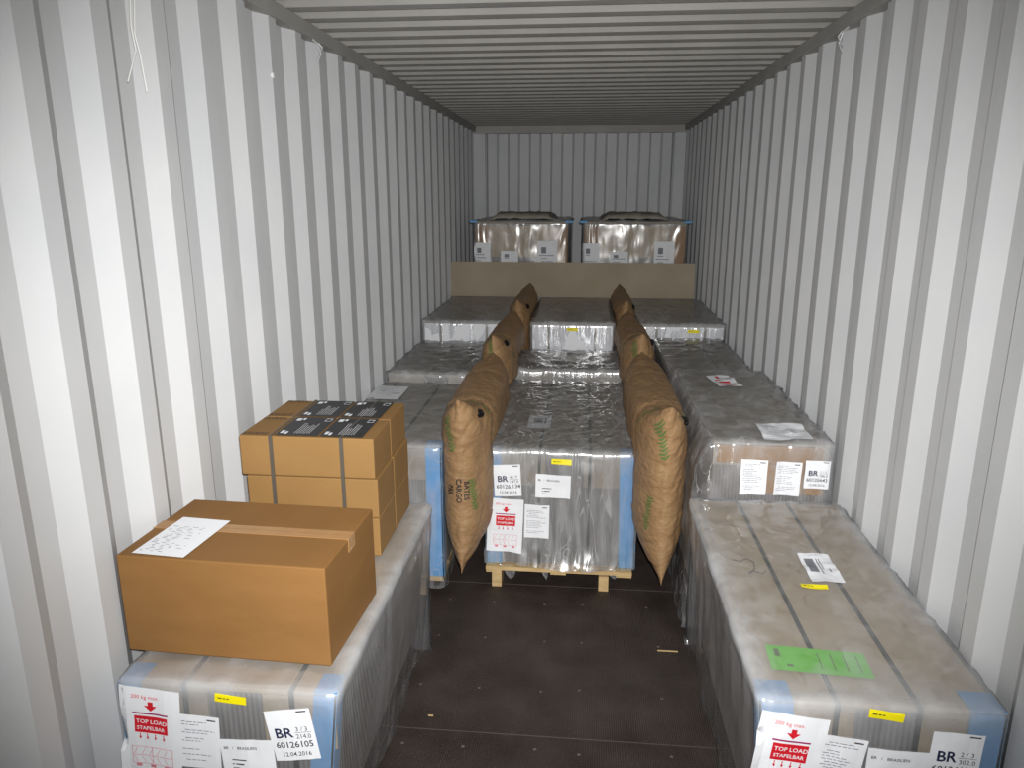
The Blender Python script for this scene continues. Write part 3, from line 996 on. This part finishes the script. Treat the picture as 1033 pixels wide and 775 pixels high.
# ------------------------------------------------------------------ dunnage bags
def bag(name, label, group, xc, y0, y1, z0, z1, T, lean, clampx, seed, prints=True, peak=0.06, valve_side=1, text=False, tipdrop=0.025):
    root = thing(name, label, 'dunnage bag', (xc, (y0 + y1) / 2, 0), group)
    NU, NV = 72, 80
    bm = bmesh.new()
    cy, cz = (y0 + y1) / 2, (z0 + z1) / 2
    hy, hz = (y1 - y0) / 2, (z1 - z0) / 2

    def surf(u, v, s):
        pu = (1 - abs(u) ** 4.0)
        pb = (1 - abs(v) ** (3.6 if v < 0 else 9))
        h = T * (max(pu, 0) ** 0.5) * (max(pb, 0) ** (0.95 if v < 0 else 0.5))
        # pillow outline: edges draw in between the corners
        y = cy + hy * u * (1 - 0.035 * (1 - v * v))
        z = cz + hz * v
        if v < 0:
            z += tipdrop * (1 - u * u) * abs(v) ** 3
        else:
            z -= 0.02 * (1 - u * u) * v ** 3
        # raised front top corner
        dd = math.exp(-((u + 1) / 0.16) ** 2 - ((v - 1) / 0.13) ** 2)
        z += peak * dd
        y += -0.01 * dd
        x = xc + lean * (u * hy) + s * h
        p = Vector((x, y, z))
        # creases, stronger towards seams
        cr = 0.9 * abs(noise.noise(Vector((x * 3 + y * 4, z * 17 + 6 * x, s * 3 + seed)))) + 0.4 * noise.noise(Vector((y * 13, z * 9, seed + s))) \
            + 1.2 * (1 - abs(noise.noise(Vector((y * 3 + x * 9, z * 8 - x * 7, seed * 2))))) ** 9
        edge = 0.4 + 0.6 * (abs(u) ** 3 + abs(v) ** 3)
        d = 0.0055 * cr * edge * min(1, h / 0.03)
        p.x -= s * d
        p.y += 0.005 * cr * math.exp(-((u + 1) / 0.25) ** 2)
        p.z -= 0.004 * cr * math.exp(-((v - 1) / 0.2) ** 2)
        ring = math.exp(-((u + 0.62 + 0.05 * math.sin(v * 5)) / 0.035) ** 2) + 0.7 * math.exp(-((u - 0.35) / 0.03) ** 2)
        if v > 0.3:
            p.z -= 0.008 * ring
            p.x -= s * 0.005 * ring
        lo, hi = clampx(p.y, p.z)
        if p.x < lo:
            p.x = lo
        if p.x > hi:
            p.x = hi
        return p
    grids = []
    for s in (-1, 1):
        g = [[None] * (NV + 1) for _ in range(NU + 1)]
        for i in range(NU + 1):
            for j in range(NV + 1):
                # cosine spacing gathers points at the seams
                u = -math.cos(math.pi * i / NU)
                v = -math.cos(math.pi * j / NV)
                if s == 1 and (i in (0, NU) or j in (0, NV)):
                    g[i][j] = grids[0][i][j]
                else:
                    g[i][j] = bm.verts.new(surf(u, v, s))
        for i in range(NU):
            for j in range(NV):
                f = (g[i][j], g[i + 1][j], g[i + 1][j + 1], g[i][j + 1])
                bm.faces.new(f if s == 1 else f[::-1])
        grids.append(g)
    bmesh.ops.recalc_face_normals(bm, faces=bm.faces)
    tree = bvh_of(bm)
    skin = finish('paper_skin', bm, M['kraft'], root, smooth=True)

    def decal(name_, c, n, up, vs, fs, mat, lift=0.0025, par=None):
        n = Vector(n).normalized()
        v = Vector(up)
        v = (v - n * v.dot(n)).normalized()
        u = v.cross(n)
        b2 = bmesh.new()
        nv = [b2.verts.new(Vector(c) + u * a[0] + v * a[1]) for a in vs]
        for f in fs:
            try:
                b2.faces.new([nv[i] for i in f])
            except ValueError:
                pass
        for _ in range(2):
            es = [e for e in b2.edges if e.calc_length() > 0.012]
            if es:
                bmesh.ops.subdivide_edges(b2, edges=es, cuts=1)
                bmesh.ops.triangulate(b2, faces=b2.faces)
        bad = []
        for w_ in b2.verts:
            hit = tree.ray_cast(w_.co + n * 0.25, -n, 0.6)
            if hit[0] is not None:
                w_.co = hit[0] + (n * 0.7 + hit[1] * 0.3 * (1 if hit[1].dot(n) > 0 else -1)).normalized() * lift
            else:
                bad.append(w_)
        bmesh.ops.delete(b2, geom=bad, context='VERTS')
        if len(b2.faces):
            return finish(name_, b2, mat, root)
        b2.free()

    def grass(seed2, L=0.12, n=9):
        r2 = random.Random(seed2)
        vs, fs = [], []
        for k in range(n):
            y = -L / 2 + L * k / n
            for sg in (-1, 1):
                l = r2.uniform(0.012, 0.024)
                b = len(vs)
                vs += [(0, y, 0), (sg * l, y + 0.012, 0), (sg * l * 1.1, y + 0.018, 0), (0, y + 0.012, 0)]
                fs.append((b, b + 1, b + 2, b + 3))
        return vs, fs
    if text:
        for s_, dx, sz in (('BATES', 0.028, 0.034), ('CARGO', -0.008, 0.034), ('PAK', -0.040, 0.028)):
            vs, fs = text_mesh(s_, sz, 0.025, 'CENTER')
            vs = [(b_ + dx, -a_, 0) for a_, b_, _ in vs]
            decal('print', (xc - 0.005, y0, z0 + 0.42), (0.28, -1, 0.15), (0, 0, 1), vs, fs, M['ink'])
        vs, fs = grass(3, 0.16, 11)
        decal('print', (xc + 0.075, y0, z0 + 0.40), (0.35, -1, 0.2), (-0.12, 0, 1), vs, fs, M['dkgreen'])
    if prints and not text:
        vs, fs = grass(9, 0.17, 11)
        decal('print', (xc - 0.105, y0, z0 + 0.34), (-0.5, -1, 0.2), (0.15, 0, 1), vs, fs, M['dkgreen'])
    if prints:
        sg = -1 if valve_side > 0 else 1
        vs, fs = grass(seed, 0.15, 10)
        decal('print', (xc - 0.055 * valve_side * (1 if text else 0.4), y0, z1 - 0.09), (-0.1, -1, 0.7), (-0.2, 0, 1), vs, fs, M['dkgreen'])
        # band printed over the back of the bag
        vs, fs = [], []
        r2 = random.Random(seed + 5)
        for k in range(26):
            a = -0.11 + 0.22 * k / 26
            b = len(vs)
            o_ = 0.012 * math.sin(k * 0.9)
            vs += [(a, o_, 0), (a + 0.006, o_, 0), (a + 0.006 + r2.uniform(-.004, .004), o_ + 0.022, 0), (a, o_ + 0.020, 0)]
            fs.append((b, b + 1, b + 2, b + 3))
        decal('print', (xc + lean * (y0 + .16 - cy), y0 + 0.19, z1), (0, -0.4, 1), (0, 1, 0), vs, fs, M['dkgreen'])
    # inflation valve: flange and cap
    n = Vector((0.55 * valve_side, -0.35, 0.75)).normalized()
    c0 = Vector((xc + valve_side * T * 0.45 + lean * (-hy * .8), y0 + 0.13, z1 - 0.06))
    hit = tree.ray_cast(c0 + n * 0.3, -n, 0.8)
    if hit[0] is not None:
        c = hit[0]
        bm = bmesh.new()
        tube(bm, [c - n * 0.004, c + n * 0.004, c + n * 0.0045], [0.024, 0.024, 0.018], 20)
        v_ = finish('valve', bm, M['black'], root)
        bm = bmesh.new()
        tube(bm, [c + n * 0.004, c + n * 0.016, c + n * 0.018], [0.012, 0.012, 0.008], 14)
        finish('valve_cap', bm, M['black'], v_)
    return root


def clampL(y, z):
    # between the left loads (right faces near 0.64) and the centre loads (left faces near 0.785)
    if y < 3.42 and z > 0.02:
        lo = 0.50 if y < 3.26 or z > 0.83 else 0.622
        return (lo, 0.95)
    lim = 0.85 if y < 4.44 else (0.92 if y < 5.6 else 1.03)
    limc = 0.75 if y < 4.88 else (0.87 if y < 5.6 else 1.03)
    lo = 0.638 if z < lim else 0.638 - (z - lim) * 1.6
    hi = 0.782 if z < limc else 0.782 + (z - limc) * 1.6
    if y >= 5.58:
        lo, hi = (0.69, 0.85) if z < 1.03 else (0.69 - (z - 1.03) * 1.6, 0.85 + (z - 1.03) * 1.6)
    return (lo, hi)


def clampR(y, z):
    limc = 0.75 if y < 4.88 else (0.87 if y < 5.6 else 1.03)
    hi = 1.745 if y > 3.0 else 1.70
    if z > 0.95:
        hi = 1.745 + (z - 0.95) * 1.6
    if y < 3.42:
        return (1.40, hi)
    lo = 1.553 if z < limc else 1.553 - (z - limc) * 1.6
    if y >= 5.58:
        lo, hi = (1.52, 1.66) if z < 1.03 else (1.52 - (z - 1.03) * 1.6, 1.66 + (z - 1.03) * 1.6)
    return (lo, hi)


GL = 'inflated paper bags in the left gap'
GR = 'inflated paper bags in the right gap'
bag('dunnage_bag', 'nearest brown paper dunnage bag in the left gap, black lettering on its front', GL, 0.715, 3.15, 4.47, 0.205, 1.01, 0.138, 0.0, clampL, 3, text=True)
bag('dunnage_bag', 'brown paper dunnage bag second in the left gap, partly behind the lettered one', GL, 0.725, 4.46, 5.66, 0.10, 1.09, 0.12, 0.02, clampL, 5, peak=0.03)
bag('dunnage_bag', 'rearmost brown paper dunnage bag in the left gap, its tip before the grey sheet', GL, 0.765, 5.65, 6.95, 0.12, 1.15, 0.11, 0.0, clampL, 7, prints=False, peak=0.02)
bag('dunnage_bag', 'nearest brown paper dunnage bag in the right gap, green print at its top', GR, 1.638, 3.12, 4.58, 0.21, 1.01, 0.139, -0.01, clampR, 11)
bag('dunnage_bag', 'brown paper dunnage bag second in the right gap, behind the foremost one', GR, 1.615, 4.57, 5.70, 0.10, 1.09, 0.12, -0.03, clampR, 13, peak=0.03)
bag('dunnage_bag', 'rearmost brown paper dunnage bag in the right gap, its tip before the grey sheet', GR, 1.59, 5.69, 6.95, 0.12, 1.15, 0.10, 0.0, clampR, 15, prints=False, peak=0.02)

# ------------------------------------------------------------------ cords and ties on the walls
bm = bmesh.new()
tube(bm, [(0.006, 2.115, 2.64), (0.008, 2.12, 2.50), (0.008, 2.105, 2.40), (0.008, 2.115, 2.34), (0.007, 2.06, 2.25)], 0.0022, 6)
tube(bm, [(0.006, 2.135, 2.64), (0.010, 2.135, 2.48), (0.010, 2.115, 2.38), (0.010, 2.13, 2.33), (0.009, 2.145, 2.235)], 0.0022, 6)
o = finish('cord', bm, M['cord'], None, origin=(0.006, 2.12, 2.64))
tag(o, 'two thin white cords hanging from the rail on the left wall', 'cord')
bm = bmesh.new()
tube(bm, [(-0.030, 3.085, 2.414), (0.003, 3.085, 2.414), (0.005, 3.085, 2.414)], [0.011, 0.011, 0.008], 12)
o = finish('screw_plug', bm, M['cord'], None, origin=(0.0, 3.085, 2.414))
tag(o, 'small round white plug on the left wall below the tie', 'plug')
for name_, x, y, lb, s in (('lashing_tie', 0.012, 3.587, 'frayed white tie knotted under the left roof rail', 1), ('lashing_tie', 2.338, 3.549, 'frayed white tie knotted under the right roof rail', -1)):
    bm = bmesh.new()
    z = 2.632
    tube(bm, [(x, y - 0.04, z), (x + .01 * s, y - 0.01, z - 0.01), (x, y + 0.03, z), (x + .012 * s, y + 0.045, z - 0.02), (x, y, z - 0.07)], 0.004, 6)
    tube(bm, [(x, y + 0.02, z - 0.005), (x + .01 * s, y + 0.03, z - 0.05), (x, y + 0.005, z - 0.09)], 0.003, 6)
    o = finish(name_, bm, M['tie'], None, origin=(x, y, z))
    tag(o, lb, 'tie')

for k_, (x, y, lb) in enumerate(((0.70, 2.42, 'small pale splinter lying on the floor beside the left skirt of film'), (1.62, 2.93, 'thin pale splinter on the floor near the right-hand gap'))):
    bm = bmesh.new()
    box(bm, x, x + (0.02, 0.09)[k_], y, y + 0.006, 0.001, 0.005, bevel=0.001)
    o = finish('splinter', bm, M['wood'], None, origin=(x, y, 0))
    tag(o, lb, 'splinter')
